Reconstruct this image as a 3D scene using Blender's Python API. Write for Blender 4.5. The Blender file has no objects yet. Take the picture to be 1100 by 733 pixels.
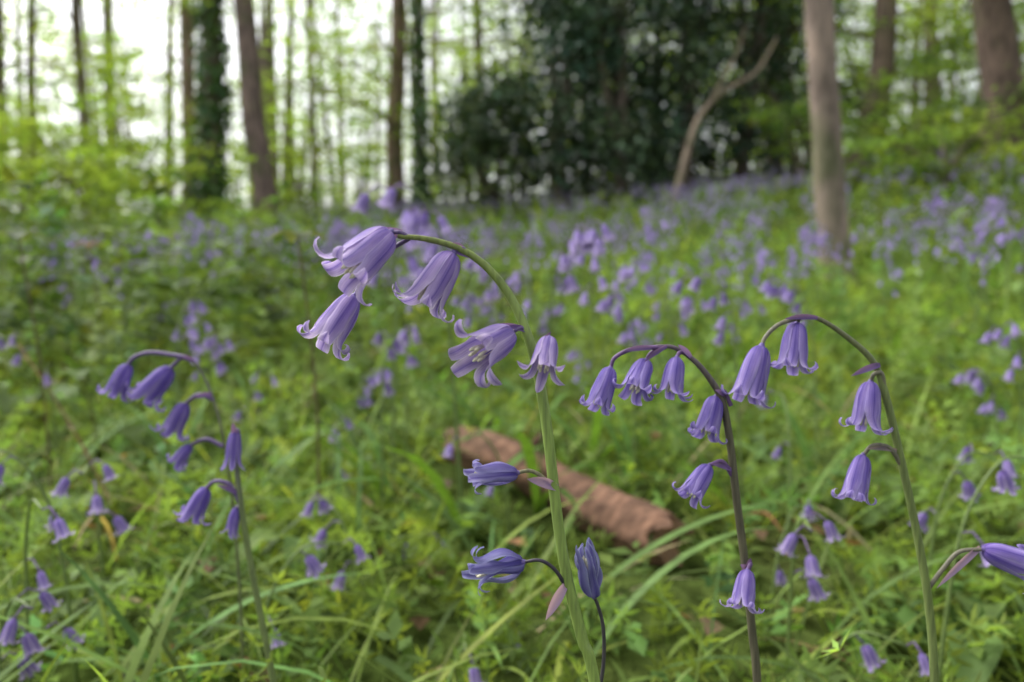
import bpy, math, random, mathutils
import numpy as np
rng = np.random.default_rng(7)
random.seed(7)
sc = bpy.context.scene

# ------------------------------------------------------------------ survey frame
CAMZ = 0.34
PITCH = math.radians(5.0)
FPX = 794.0
F = np.array([0, math.cos(PITCH), -math.sin(PITCH)])
U = np.array([0, math.sin(PITCH), math.cos(PITCH)])
R = np.array([1.0, 0, 0])
CAM = np.array([0, 0, CAMZ])
def site(px, py, d):
    """photo measurement + estimated distance -> world metres"""
    return CAM + d * (F + (px - 550) / FPX * R + (366.5 - py) / FPX * U)

def sstep(x, a, b):
    t = np.clip((x - a) / (b - a), 0, 1)
    return t * t * (3 - 2 * t)

def H(x, y):
    x = np.asarray(x, float); y = np.asarray(y, float)
    yy = np.maximum(y, 0)
    near = .03 * yy + .006 * yy ** 2
    base = np.where(yy < 8, near, .624 + .126 * (np.minimum(yy, 24) - 8))
    base = base + np.where(yy > 24, 1.2 * (1 - np.exp(-(np.minimum(yy, 60) - 24) / 9.5)) * .6, 0)
    base = base - .035 * np.clip(yy - 34, 0, 80)
    xc = np.clip(x, -25, 25)
    cross = sstep(yy, 1.5, 9) * np.where(xc > 0, .125 * xc, .035 * xc)
    bump = .018 * np.sin(x * 2.3 + 1) * np.sin(y * 1.9 + .4) + .05 * np.sin(x * .7 + 2) * np.sin(y * .55 + 1) * sstep(yy, 1, 5)
    return base + cross + bump
def ground_at(px, py, up=0.0):
    """distance at which the line of sight meets the ground (+up)"""
    for d in np.arange(.35, 30, .01):
        p = site(px, py, d)
        if p[2] <= float(H(p[0], p[1])) + up: return p, d
    return p, d

# ------------------------------------------------------------------ mesh accumulator
class Acc:
    def __init__(s):
        s.V = []; s.Q = []; s.C = []; s.P = []; s.M = []; s.n = 0
    def add(s, V, Q, col, puv=None, mat=0):
        V = np.asarray(V, float).reshape(-1, 3); Q = np.asarray(Q, int).reshape(-1, 4)
        col = np.asarray(col, float)
        if col.ndim == 1: col = np.tile(col, (len(V), 1))
        if puv is None: puv = np.zeros((len(V), 3))
        s.V.append(V); s.Q.append(Q + s.n); s.C.append(col); s.P.append(puv)
        s.M.append(np.full(len(Q), mat)); s.n += len(V)
    def join(s, o):
        s.V += o.V; s.C += o.C; s.P += o.P; s.M += o.M
        s.Q += [q + s.n for q in o.Q]; s.n += o.n
    def arrays(s):
        return (np.concatenate(s.V), np.concatenate(s.Q), np.concatenate(s.C), np.concatenate(s.P), np.concatenate(s.M))
    def build(s, name, mats, smooth=True):
        V, Q, C, P, M = s.arrays()
        me = bpy.data.meshes.new(name)
        me.vertices.add(len(V)); me.vertices.foreach_set('co', V.astype(np.float32).ravel())
        me.loops.add(len(Q) * 4); me.loops.foreach_set('vertex_index', Q.astype(np.int32).ravel())
        me.polygons.add(len(Q)); me.polygons.foreach_set('loop_start', np.arange(0, len(Q) * 4, 4, dtype=np.int32))
        me.update(calc_edges=True)
        for m in mats: me.materials.append(m)
        me.polygons.foreach_set('material_index', M.astype(np.int32))
        me.polygons.foreach_set('use_smooth', np.full(len(Q), smooth))
        a = me.color_attributes.new('Col', 'FLOAT_COLOR', 'POINT')
        a.data.foreach_set('color', np.concatenate([C, np.ones((len(C), 1))], 1).astype(np.float32).ravel())
        b = me.attributes.new('puv', 'FLOAT_VECTOR', 'POINT')
        b.data.foreach_set('vector', P.astype(np.float32).ravel())
        me.update()
        o = bpy.data.objects.new(name, me); sc.collection.objects.link(o)
        return o

def unit(v):
    v = np.asarray(v, float)
    return v / np.maximum(np.linalg.norm(v, axis=-1, keepdims=True), 1e-9)

def smooth_path(pts, rad, k=5):
    pts = np.asarray(pts, float); rad = np.asarray(rad, float)
    n = len(pts)
    if n < 3:
        t = np.linspace(0, 1, k + 1)[:, None]
        return pts[0] * (1 - t) + pts[-1] * t, rad[0] * (1 - t[:, 0]) + rad[-1] * t[:, 0]
    P = np.vstack([2 * pts[0] - pts[1], pts, 2 * pts[-1] - pts[-2]])
    out = []; ro = []
    for i in range(n - 1):
        a, b, c, d = P[i], P[i + 1], P[i + 2], P[i + 3]
        for j in range(k):
            t = j / k
            out.append(.5 * ((2 * b) + (-a + c) * t + (2 * a - 5 * b + 4 * c - d) * t * t + (-a + 3 * b - 3 * c + d) * t ** 3))
            ro.append(rad[i] * (1 - t) + rad[i + 1] * t)
    out.append(pts[-1]); ro.append(rad[-1])
    return np.array(out), np.array(ro)

def tube(pts, rad, sides=8, wob=0.0, cap=True):
    pts = np.asarray(pts, float); rad = np.asarray(rad, float); n = len(pts)
    T = unit(np.gradient(pts, axis=0))
    ref = np.array([0, 1.0, 0]) if abs(T[0][1]) < .9 else np.array([1.0, 0, 0])
    X = unit(np.cross(T[0], ref)); V = []
    a = np.linspace(0, 2 * np.pi, sides, endpoint=False)
    for i in range(n):
        X = unit(X - T[i] * np.dot(X, T[i])); Y = np.cross(T[i], X)
        r = rad[i] * (1 + (wob * (np.sin(a * 3 + i * .35) * .5 + rng.normal(0, .35, sides)) if wob else 0))
        V.append(pts[i] + np.outer(np.cos(a) * r, X) + np.outer(np.sin(a) * r, Y))
    V = np.concatenate(V)
    i = np.arange(n - 1)[:, None] * sides; j = np.arange(sides)[None]; j2 = (j + 1) % sides
    Q = np.stack([i + j, i + j2, i + sides + j2, i + sides + j], -1).reshape(-1, 4)
    if cap:
        c = len(V); V = np.vstack([V, pts[-1] + T[-1] * rad[-1] * .6])
        b = (n - 1) * sides; qs = [[b + k, b + (k + 1) % sides, b + (k + 2) % sides, c] for k in range(0, sides, 2)]
        Q = np.vstack([Q, qs])
    return V, Q

def leaves(P, D, N, L, W, fold=.15, col=None):
    """simple 4-vertex leaves, vectorised"""
    P = np.asarray(P, float); n = len(P); D = unit(D)
    S = unit(np.cross(D, N)); N2 = np.cross(S, D)
    L = np.broadcast_to(L, n)[:, None]; W = np.broadcast_to(W, n)[:, None]
    V = np.stack([P, P + D * L * .45 + S * W * .5 + N2 * W * fold, P + D * L, P + D * L * .45 - S * W * .5 + N2 * W * fold], 1).reshape(-1, 3)
    Q = np.arange(n * 4).reshape(-1, 4)
    C = np.repeat(col, 4, axis=0)
    return V, Q, C

def blades(P, az, L, W, tilt, droop, seg=5):
    """arched strap leaves; returns V,Q"""
    n = len(P); t = np.linspace(0, 1, seg + 1)
    hx = np.stack([np.cos(az), np.sin(az), 0 * az], 1); side = np.stack([-np.sin(az), np.cos(az), 0 * az], 1)
    ang = tilt[:, None] - droop[:, None] * t[None]
    step = (L / seg)[:, None]
    dx = np.cos(ang) * step; dz = np.sin(ang) * step
    X = np.concatenate([np.zeros((n, 1)), np.cumsum(dx[:, :-1], 1)], 1); Z = np.concatenate([np.zeros((n, 1)), np.cumsum(dz[:, :-1], 1)], 1)
    C = P[:, None] + hx[:, None] * X[..., None] + np.array([0, 0, 1.0]) * Z[..., None]
    w = W[:, None] * np.array([.55 + .45 * math.sin(min(1, k * 2.2) * math.pi / 2) if k < .5 else max(.04, (1 - ((k - .5) / .5) ** 1.6)) for k in t])[None] * .5
    V = np.stack([C - side[:, None] * w[..., None], C + side[:, None] * w[..., None]], 2)  # n,seg+1,2,3
    V = V.reshape(-1, 3)
    b = (np.arange(n) * (seg + 1) * 2)[:, None]; k = np.arange(seg)[None] * 2
    Q = np.stack([b + k, b + k + 1, b + k + 3, b + k + 2], -1).reshape(-1, 4)
    return V, Q, (seg + 1) * 2

def vary(base, n, s=.2):
    base = np.asarray(base, float)
    k = rng.normal(1, s, (n, 1)).clip(.45, 1.7)
    h = rng.normal(0, s * .35, (n, 1))
    c = base[None] * k
    c[:, 0:1] *= (1 + h); c[:, 2:3] *= (1 - h)
    return c.clip(0, .9)

# ------------------------------------------------------------------ materials
def newmat(name):
    m = bpy.data.materials.new(name); m.use_nodes = True
    nt = m.node_tree; nt.nodes.clear()
    return m, nt, nt.nodes.new('ShaderNodeOutputMaterial')
def N_(nt, t, **k):
    n = nt.nodes.new(t)
    for a, b in k.items(): setattr(n, a, b)
    return n
def mixc(nt, fac, a, b, bt='MIX'):
    n = nt.nodes.new('ShaderNodeMix'); n.data_type = 'RGBA'; n.blend_type = bt
    for i, v in ((0, fac), (6, a), (7, b)):
        if isinstance(v, (int, float)): n.inputs[i].default_value = v
        elif isinstance(v, tuple): n.inputs[i].default_value = (*v, 1)
        else: nt.links.new(v, n.inputs[i])
    return n.outputs[2]
def ramp(nt, src, stops):
    n = nt.nodes.new('ShaderNodeValToRGB'); nt.links.new(src, n.inputs[0])
    e = n.color_ramp.elements
    while len(e) < len(stops): e.new(.5)
    for x, (p, c) in zip(e, stops):
        x.position = p; x.color = (*c, 1) if len(c) == 3 else c
    return n.outputs[0]

def leaf_mat(name, transl=.35, rough=.55, nscale=60, spec=.18):
    """leaf: reflecting face + light coming through; nscale 0 = colour varies per leaf only"""
    m, nt, out = newmat(name)
    at = N_(nt, 'ShaderNodeAttribute', attribute_name='Col')
    c = at.outputs['Color']
    if nscale:
        no = N_(nt, 'ShaderNodeTexNoise'); no.inputs['Scale'].default_value = nscale; no.inputs['Detail'].default_value = 1
        g = N_(nt, 'ShaderNodeNewGeometry'); nt.links.new(g.outputs['Position'], no.inputs['Vector'])
        v = ramp(nt, no.outputs[0], [(.3, (.72, .72, .72)), (.7, (1.28, 1.28, 1.28))])
        c = mixc(nt, 1.0, c, v, 'MULTIPLY')
    if spec > 0:
        p = N_(nt, 'ShaderNodeBsdfPrincipled'); p.inputs['Roughness'].default_value = rough
        p.inputs['Specular IOR Level'].default_value = spec
        nt.links.new(c, p.inputs['Base Color'])
    else:
        p = N_(nt, 'ShaderNodeBsdfDiffuse'); nt.links.new(c, p.inputs[0])
    t = N_(nt, 'ShaderNodeBsdfTranslucent')
    c2 = mixc(nt, 1.0, c, (1.6, 1.5, .7), 'MULTIPLY'); nt.links.new(c2, t.inputs[0])
    mx = N_(nt, 'ShaderNodeMixShader'); mx.inputs[0].default_value = transl
    nt.links.new(p.outputs[0], mx.inputs[1]); nt.links.new(t.outputs[0], mx.inputs[2]); nt.links.new(mx.outputs[0], out.inputs[0])
    return m
M_leaf = leaf_mat('green_leaf', .42, nscale=55)
M_dark = leaf_mat('holly_leaf', .12, .35, 0, .35)
M_canopy = leaf_mat('beech_leaf', .55, .5, 0, 0)

def petal_mat():
    m, nt, out = newmat('bluebell_petal')
    at = N_(nt, 'ShaderNodeAttribute', attribute_name='Col')
    pu = N_(nt, 'ShaderNodeAttribute', attribute_name='puv')
    sp = N_(nt, 'ShaderNodeSeparateXYZ'); nt.links.new(pu.outputs['Vector'], sp.inputs[0])
    ab = N_(nt, 'ShaderNodeMath', operation='ABSOLUTE'); nt.links.new(sp.outputs[0], ab.inputs[0])
    cross = ramp(nt, ab.outputs[0], [(0, (.18, .125, .42)), (.09, (.32, .25, .56)), (.45, (.47, .385, .67)), (.8, (.55, .47, .73)), (1, (.75, .69, .86))])
    along = ramp(nt, sp.outputs[1], [(0, (.46, .36, .66)), (.18, (.80, .74, .92)), (.6, (1, 1, 1)), (1, (1.15, 1.15, 1.1))])
    c = mixc(nt, 1.0, cross, along, 'MULTIPLY')
    cmb = N_(nt, 'ShaderNodeVectorMath', operation='MULTIPLY'); nt.links.new(pu.outputs['Vector'], cmb.inputs[0]); cmb.inputs[1].default_value = (9, 1.2, 7)
    no = N_(nt, 'ShaderNodeTexNoise'); no.inputs['Scale'].default_value = 1.6; no.inputs['Detail'].default_value = 4
    nt.links.new(cmb.outputs[0], no.inputs['Vector'])
    v = ramp(nt, no.outputs[0], [(.3, (.72, .68, .81)), (.7, (1.18, 1.18, 1.12))])
    c = mixc(nt, 1.0, c, v, 'MULTIPLY')
    cm2 = N_(nt, 'ShaderNodeVectorMath', operation='MULTIPLY'); nt.links.new(pu.outputs['Vector'], cm2.inputs[0]); cm2.inputs[1].default_value = (1.2, 3, 5)
    n3 = N_(nt, 'ShaderNodeTexNoise'); n3.inputs['Scale'].default_value = 1.1; n3.inputs['Detail'].default_value = 2; nt.links.new(cm2.outputs[0], n3.inputs['Vector'])
    v3 = ramp(nt, n3.outputs[0], [(.35, (.86, .84, .95)), (.65, (1.1, 1.1, 1.02))])
    c = mixc(nt, 1.0, c, v3, 'MULTIPLY')
    c = mixc(nt, 1.0, c, at.outputs['Color'], 'MULTIPLY')
    p = N_(nt, 'ShaderNodeBsdfPrincipled'); p.inputs['Roughness'].default_value = .52
    p.inputs['Specular IOR Level'].default_value = .28
    p.inputs['Sheen Weight'].default_value = .1
    nt.links.new(c, p.inputs['Base Color'])
    bp = N_(nt, 'ShaderNodeBump'); bp.inputs['Strength'].default_value = .5; bp.inputs['Distance'].default_value = .0007
    nt.links.new(no.outputs[0], bp.inputs['Height']); nt.links.new(bp.outputs[0], p.inputs['Normal'])
    t = N_(nt, 'ShaderNodeBsdfTranslucent'); nt.links.new(c, t.inputs[0])
    mx = N_(nt, 'ShaderNodeMixShader'); mx.inputs[0].default_value = .42
    nt.links.new(p.outputs[0], mx.inputs[1]); nt.links.new(t.outputs[0], mx.inputs[2]); nt.links.new(mx.outputs[0], out.inputs[0])
    return m
M_petal = petal_mat()
def petal_far():
    m, nt, out = newmat('bluebell_petal_drift')
    at = N_(nt, 'ShaderNodeAttribute', attribute_name='Col')
    c = mixc(nt, 1.0, at.outputs['Color'], (.40, .32, .61), 'MULTIPLY')
    p = N_(nt, 'ShaderNodeBsdfDiffuse'); nt.links.new(c, p.inputs[0])
    t = N_(nt, 'ShaderNodeBsdfTranslucent'); nt.links.new(c, t.inputs[0])
    mx = N_(nt, 'ShaderNodeMixShader'); mx.inputs[0].default_value = .38
    nt.links.new(p.outputs[0], mx.inputs[1]); nt.links.new(t.outputs[0], mx.inputs[2]); nt.links.new(mx.outputs[0], out.inputs[0])
    return m
M_petal_far = petal_far()

def stem_mat():
    m, nt, out = newmat('flower_stem')
    at = N_(nt, 'ShaderNodeAttribute', attribute_name='Col')
    g = N_(nt, 'ShaderNodeNewGeometry')
    vm = N_(nt, 'ShaderNodeVectorMath', operation='MULTIPLY'); vm.inputs[1].default_value = (900, 900, 60); nt.links.new(g.outputs['Position'], vm.inputs[0])
    no = N_(nt, 'ShaderNodeTexNoise'); no.inputs['Scale'].default_value = 1; no.inputs['Detail'].default_value = 4; nt.links.new(vm.outputs[0], no.inputs['Vector'])
    v = ramp(nt, no.outputs[0], [(.3, (.66, .66, .72)), (.7, (1.22, 1.22, 1.15))])
    c = mixc(nt, 1.0, at.outputs['Color'], v, 'MULTIPLY')
    p = N_(nt, 'ShaderNodeBsdfPrincipled'); p.inputs['Roughness'].default_value = .42
    p.inputs['Specular IOR Level'].default_value = .3
    nt.links.new(c, p.inputs['Base Color']); nt.links.new(p.outputs[0], out.inputs[0])
    return m
M_stem = stem_mat()

def bark_mat(name, scale=14, moss=.55):
    m, nt, out = newmat(name)
    at = N_(nt, 'ShaderNodeAttribute', attribute_name='Col')
    g = N_(nt, 'ShaderNodeNewGeometry')
    vm = N_(nt, 'ShaderNodeVectorMath', operation='MULTIPLY'); vm.inputs[1].default_value = (1, 1, .3); nt.links.new(g.outputs['Position'], vm.inputs[0])
    no = N_(nt, 'ShaderNodeTexNoise'); no.inputs['Scale'].default_value = scale; no.inputs['Detail'].default_value = 6; no.inputs['Roughness'].default_value = .65
    nt.links.new(vm.outputs[0], no.inputs['Vector'])
    n2 = N_(nt, 'ShaderNodeTexNoise'); n2.inputs['Scale'].default_value = scale * .2; n2.inputs['Detail'].default_value = 3; nt.links.new(g.outputs['Position'], n2.inputs['Vector'])
    v = ramp(nt, no.outputs[0], [(.3, (.3, .3, .3)), (.5, (.95, .95, .95)), (.7, (1.5, 1.45, 1.4))])
    c = mixc(nt, 1.0, at.outputs['Color'], v, 'MULTIPLY')
    mossf = ramp(nt, n2.outputs[0], [(.5, (0, 0, 0)), (.68, (moss, moss, moss))])
    c = mixc(nt, mossf, c, (.07, .10, .03))
    p = N_(nt, 'ShaderNodeBsdfPrincipled'); p.inputs['Roughness'].default_value = .9
    p.inputs['Specular IOR Level'].default_value = .2
    nt.links.new(c, p.inputs['Base Color'])
    bp = N_(nt, 'ShaderNodeBump'); bp.inputs['Strength'].default_value = .8; bp.inputs['Distance'].default_value = .3 / scale
    nt.links.new(no.outputs[0], bp.inputs['Height']); nt.links.new(bp.outputs[0], p.inputs['Normal'])
    nt.links.new(p.outputs[0], out.inputs[0])
    return m
M_bark = bark_mat('tree_bark')
M_log = bark_mat('rotten_log_bark', 40, .3)

def ground_mat():
    m, nt, out = newmat('woodland_soil')
    g = N_(nt, 'ShaderNodeNewGeometry')
    n1 = N_(nt, 'ShaderNodeTexNoise'); n1.inputs['Scale'].default_value = 1.3; n1.inputs['Detail'].default_value = 4
    n2 = N_(nt, 'ShaderNodeTexNoise'); n2.inputs['Scale'].default_value = 45; n2.inputs['Detail'].default_value = 4
    for n in (n1, n2): nt.links.new(g.outputs['Position'], n.inputs['Vector'])
    a = ramp(nt, n1.outputs[0], [(.35, (.045, .075, .014)), (.55, (.065, .09, .022)), (.75, (.085, .06, .035))])
    b = ramp(nt, n2.outputs[0], [(.3, (.35, .35, .35)), (.7, (1.4, 1.4, 1.4))])
    c = mixc(nt, 1.0, a, b, 'MULTIPLY')
    p = N_(nt, 'ShaderNodeBsdfDiffuse')
    nt.links.new(c, p.inputs[0])
    bp = N_(nt, 'ShaderNodeBump'); bp.inputs['Strength'].default_value = 1; bp.inputs['Distance'].default_value = .02
    nt.links.new(n2.outputs[0], bp.inputs['Height']); nt.links.new(bp.outputs[0], p.inputs['Normal'])
    nt.links.new(p.outputs[0], out.inputs[0])
    return m

# ------------------------------------------------------------------ ground
def axis(a, b, n, p):
    t = np.linspace(-1, 1, n); return np.sign(t) * np.abs(t) ** p * b
xs = axis(0, 400, 161, 3.2); ys = np.concatenate([-np.linspace(1, 0, 12) ** 2 * 60, (np.linspace(0, 1, 190)[1:] ** 2.8) * 500])
gx, gy = np.meshgrid(xs, ys)
gv = np.stack([gx, gy, H(gx, gy)], -1).reshape(-1, 3)
nx = len(xs); i = np.arange(len(ys) - 1)[:, None] * nx; j = np.arange(nx - 1)[None]
gq = np.stack([i + j, i + j + 1, i + nx + j + 1, i + nx + j], -1).reshape(-1, 4)
A = Acc(); A.add(gv, gq, (1, 1, 1)); A.build('ground', [ground_mat()])

# ------------------------------------------------------------------ bluebell parts
S_K = [0, .05, .13, .28, .55, .68, .78, .87, 1.0]
PH = [78, 56, 22, 6, 5, 16, 60, 135, 255]
def bell_template(ns, ntt, curl=1.0, fat=1.0, seed=0, npet=6, wilt=0.0):
    r_ = np.random.default_rng(seed)
    s = np.linspace(0, 1, ns) ** .95
    t = np.linspace(-1, 1, ntt)
    V = []; Q = []; P = []; b = 0
    for k in range(npet):
        cu = curl * r_.uniform(.65, 1.2)
        fine = np.linspace(0, 1, 120)
        ph = np.interp(fine, S_K, PH)
        ph = np.where(fine > .6, 5 + (ph - 5) * cu, ph) + wilt * 14 * np.sin(fine * 9 + k * 2)
        ph = np.radians(ph)
        ds = 1.33 / 119
        rr = .035 + np.concatenate([[0], np.cumsum(np.sin(ph[:-1]) * ds)]) * fat
        zz = np.concatenate([[0], np.cumsum(np.cos(ph[:-1]) * ds)])
        body = np.interp(.5, fine, rr)
        r = np.interp(s, fine, rr); z = np.interp(s, fine, zz)
        if ntt > 2: r = r * (1.05 if k % 2 else .95)
        tip = np.interp(s, [.5, .62, .78, .92, 1], [.66 * body, .55 * body, .50 * body, .32 * body, .04 * body])
        hw = np.where(s < .5, r * .66, tip) * (6 / npet) ** .6
        a0 = 2 * math.pi * k / npet + r_.normal(0, .06) * (1 + wilt)
        S, T = np.meshgrid(range(ns), t, indexing='ij')
        S = S.astype(int)
        tw = r_.normal(0, .3) * np.clip((s[S] - .6) / .4, 0, 1) if ntt > 3 else 0      # slight twist of the free tip
        da = T * (hw / np.maximum(r, .03))[S] + tw
        ridge = .026 * (1 - np.abs(T)) ** 1.0 * np.sin(np.clip(s[S] * 1.2, 0, 1) * math.pi) if ntt > 2 else 0
        edge = -.02 * T ** 2 * (s[S] > .6)
        wav = .012 * np.sin(s[S] * 14 + k) * T ** 2 if ntt > 3 else 0
        rad = r[S] + ridge + edge + wav
        ang = a0 + da
        zt = z[S] + (r_.normal(0, .015) if ntt > 2 else 0) * s[S]
        V.append(np.stack([rad * np.cos(ang), rad * np.sin(ang), zt], -1).reshape(-1, 3))
        P.append(np.stack([T, s[S], np.full_like(T, k + seed * 1.7)], -1).reshape(-1, 3))
        i = np.arange(ns - 1)[:, None] * ntt; j = np.arange(ntt - 1)[None]
        Q.append(np.stack([i + j, i + j + 1, i + ntt + j + 1, i + ntt + j], -1).reshape(-1, 4) + b); b += ns * ntt
    return np.concatenate(V), np.concatenate(Q), np.concatenate(P)

def frame_from(z, roll=0):
    z = unit(z); ref = np.array([0, 0, 1.0]) if abs(z[2]) < .9 else np.array([1.0, 0, 0])
    x = unit(np.cross(ref, z)); y = np.cross(z, x)
    c, s = math.cos(roll), math.sin(roll)
    return np.stack([c * x + s * y, -s * x + c * y, z], 0)   # rows = axes

def put_bell(A, base, mouth, tint, curl=1., fat=1., seed=0, ns=22, ntt=7, wilt=0, stamens=True, mat=0, width=1.0):
    V, Q, P = bell_template(ns, ntt, curl, fat, seed, wilt=wilt)
    ln = np.linalg.norm(mouth - base)
    fr = frame_from(mouth - base, seed * .7)
    V = V * np.array([width, width, 1])
    A.add(base + (V * ln) @ fr, Q, tint, P, mat)
    pts = np.array([base - fr[2] * ln * .05, base, base + fr[2] * ln * .05]); 
    v, q = tube(pts, np.array([.035, .06, .07]) * ln, 8); A.add(v, q, (.14, .10, .28), None, 1)
    if stamens:
        for k in range(6):
            a = k * math.pi / 3 + .4
            rad = .10 * width
            p0 = np.array([math.cos(a) * rad * .7, math.sin(a) * rad * .7, .3]); p1 = np.array([math.cos(a) * rad, math.sin(a) * rad, .88])
            pts = np.array([p0, p0 * .4 + p1 * .6, p0 * .2 + p1 * .8, p0 * .08 + p1 * .92, p1])
            v, q = tube(base + (pts * ln) @ fr, np.array([.008, .008, .028, .028, .012]) * ln, 6)
            A.add(v, q, (.72, .68, .5), None, 1)

def bract(A, p, d, L, W, col, seg=6):
    """pointed bract, folded along its midrib"""
    d = unit(d); view = np.array([0.2, -1.0, .25]); s = unit(np.cross(d, view)); nrm = np.cross(s, d)
    V = []
    for k in range(seg + 1):
        t = k / seg; w = W * math.sin(math.pi * min(1, .18 + .82 * t)) ** .8 * .5 + 1e-5
        c = p + d * L * t + np.array([0, 0, -1]) * L * .18 * t * t
        V += [c - s * w + nrm * w * .5, c, c + s * w + nrm * w * .5]
    Q = []
    for k in range(seg):
        b = k * 3; Q += [[b, b + 1, b + 4, b + 3], [b + 1, b + 2, b + 5, b + 4]]
    A.add(V, Q, col, None, 2)

GREEN = np.array((.21, .29, .075)); BROWNG = np.array((.10, .09, .06))
def hero(name, depth, stem, bells, radpx, colb, colt, tint, ns=22, ntt=7, leavesn=4, ped_col=(.13, .09, .20)):
    """stem: list of (px,py,dd); bells: dict list"""
    A = Acc()
    P = [site(x, y, depth + d) for x, y, d in stem]
    p0 = P[0]; dirn = p0 - P[1]; dirn = unit(dirn * np.array([.6, .6, 1]))
    tlen = (p0[2] - float(H(p0[0], p0[1]))) / max(.2, -dirn[2]) + .01
    root = p0 + dirn * tlen; mid = p0 + dirn * tlen * .5
    rp = [radpx * 1.25, radpx * 1.12] + list(np.interp(np.linspace(0, 1, len(P)), [0, .5, 1], [radpx, radpx * .9, radpx * .42]))
    Pts, Rr = smooth_path([root, mid] + P, np.array(rp) * depth / FPX, 7)
    v, q_ = tube(Pts, Rr, 14)
    tt = np.repeat(np.linspace(0, 1, len(Pts)), 14); tt = np.append(tt, 1)
    w = sstep(tt, .55, 1.0)[:, None]
    A.add(v, q_, np.asarray(colb) * (1 - w) + np.asarray(colt) * w, None, 1)
    for bi, b in enumerate(bells):
        bx, by, mx_, my = b['p']; db, dm = b.get('d', (0, 0))
        base = site(bx, by, depth + db); mouth = site(mx_, my, depth + dm)
        tn = np.array(b.get('tint', tint)) * rng.normal(1, .06)
        put_bell(A, base, mouth, tn, b.get('curl', 1), b.get('fat', 1), seed=b.get('seed', bi + 1), ns=ns, ntt=ntt, wilt=b.get('wilt', 0), stamens=b.get('st', True), width=b.get('w', 1))
        if 'ped' in b:
            pp = [site(x, y, depth + d) for x, y, d in b['ped']] + [base]
            pr = np.linspace(1.0, .8, len(pp)) * b.get('pr', 2.6) * depth / FPX
            a, r_ = smooth_path(pp, pr, 6); v, q_ = tube(a, r_, 9)
            A.add(v, q_, b.get('pc', ped_col), None, 1)
        for (x, y, x2, y2, wpx, colr) in b.get('br', []):
            p = site(x, y, depth - .001); e = site(x2, y2, depth - .003)
            bract(A, p, e - p, np.linalg.norm(e - p), wpx * depth / FPX, colr)
    if leavesn:
        n = leavesn; az = rng.uniform(0, 2 * np.pi, n)
        v, q_, k = blades(np.tile(root, (n, 1)), az, rng.uniform(.14, .2, n), rng.uniform(.009, .013, n), rng.uniform(.5, .9, n), rng.uniform(.9, 1.4, n), 10)
        A.add(v, q_, np.repeat(vary((.08, .16, .03), n, .1), k, 0), None, 2)
    return A.build(name, [M_petal, M_stem, M_leaf])

BV = (.16, .10, .30); BP = (.38, .26, .48)
T1 = (1.03, .99, 1.0)
hero('bluebell', .235,
     [(641, 745, 0), (625, 685, 0), (608, 615, 0), (598, 550, 0), (590, 480, 0), (583, 430, 0), (574, 385, 0), (561, 345, 0), (543, 311, 0), (518, 283, -.001), (490, 266, -.002), (458, 257, -.004), (428, 254, -.006)],
     [dict(p=(420, 250, 366, 300), d=(-.006, -.014), ped=[(440, 256, -.005), (430, 250, -.006)], br=[(432, 250, 394, 244, 8, BV), (430, 252, 402, 262, 6, BV)], fat=1.12, curl=.95),
      dict(p=(381, 318, 344, 374), d=(.004, -.002), ped=[(440, 256, -.004), (410, 275, .004), (390, 300, .006)], fat=1.0, curl=1.05),
      dict(p=(487, 272, 450, 332), d=(-.002, -.006), ped=[(505, 275, -.001), (497, 267, -.002)], br=[(498, 268, 484, 258, 6, BV), (512, 278, 482, 264, 7, BV)], fat=1.0, curl=1.0, pr=2.4),
      dict(p=(549, 358, 503, 386), d=(-.002, -.016), ped=[(566, 362, 0), (561, 352, -.001)], br=[(566, 356, 534, 342, 6, BV), (562, 352, 540, 349, 5, BV)], fat=1.08, curl=.85),
      dict(p=(590, 363, 582, 403), d=(-.006, -.015), ped=[(577, 385, -.002), (583, 370, -.004)], fat=1.0, curl=.6, br=[(580, 372, 592, 352, 5, BV)]),
      dict(p=(556, 508, 504, 512), d=(-.002, -.005), ped=[(597, 533, 0), (584, 514, -.001), (570, 506, -.001)], br=[(598, 524, 566, 508, 11, BP)], fat=.9, curl=.8, wilt=1.2, w=.85, tint=(.70, .76, .90), pc=(.18, .17, .10)),
      dict(p=(562, 604, 504, 616), d=(-.002, -.006), ped=[(609, 632, 0), (596, 612, -.002), (580, 602, -.003)], br=[(607, 628, 586, 660, 11, BP)], fat=1.0, curl=.75, wilt=1.9, w=.85, tint=(.50, .58, .72), pc=(.05, .04, .06), pr=2.2),
      dict(p=(638, 641, 629, 592), d=(.004, .002), ped=[(640, 760, 0), (648, 715, .003), (648, 675, .004), (642, 650, .004)], fat=1.0, curl=-.25, wilt=1.4, w=.85, tint=(.40, .48, .56), pc=(.05, .045, .05), pr=2.3),
      ], 6.2, GREEN, (.17, .20, .06), T1)

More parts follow.
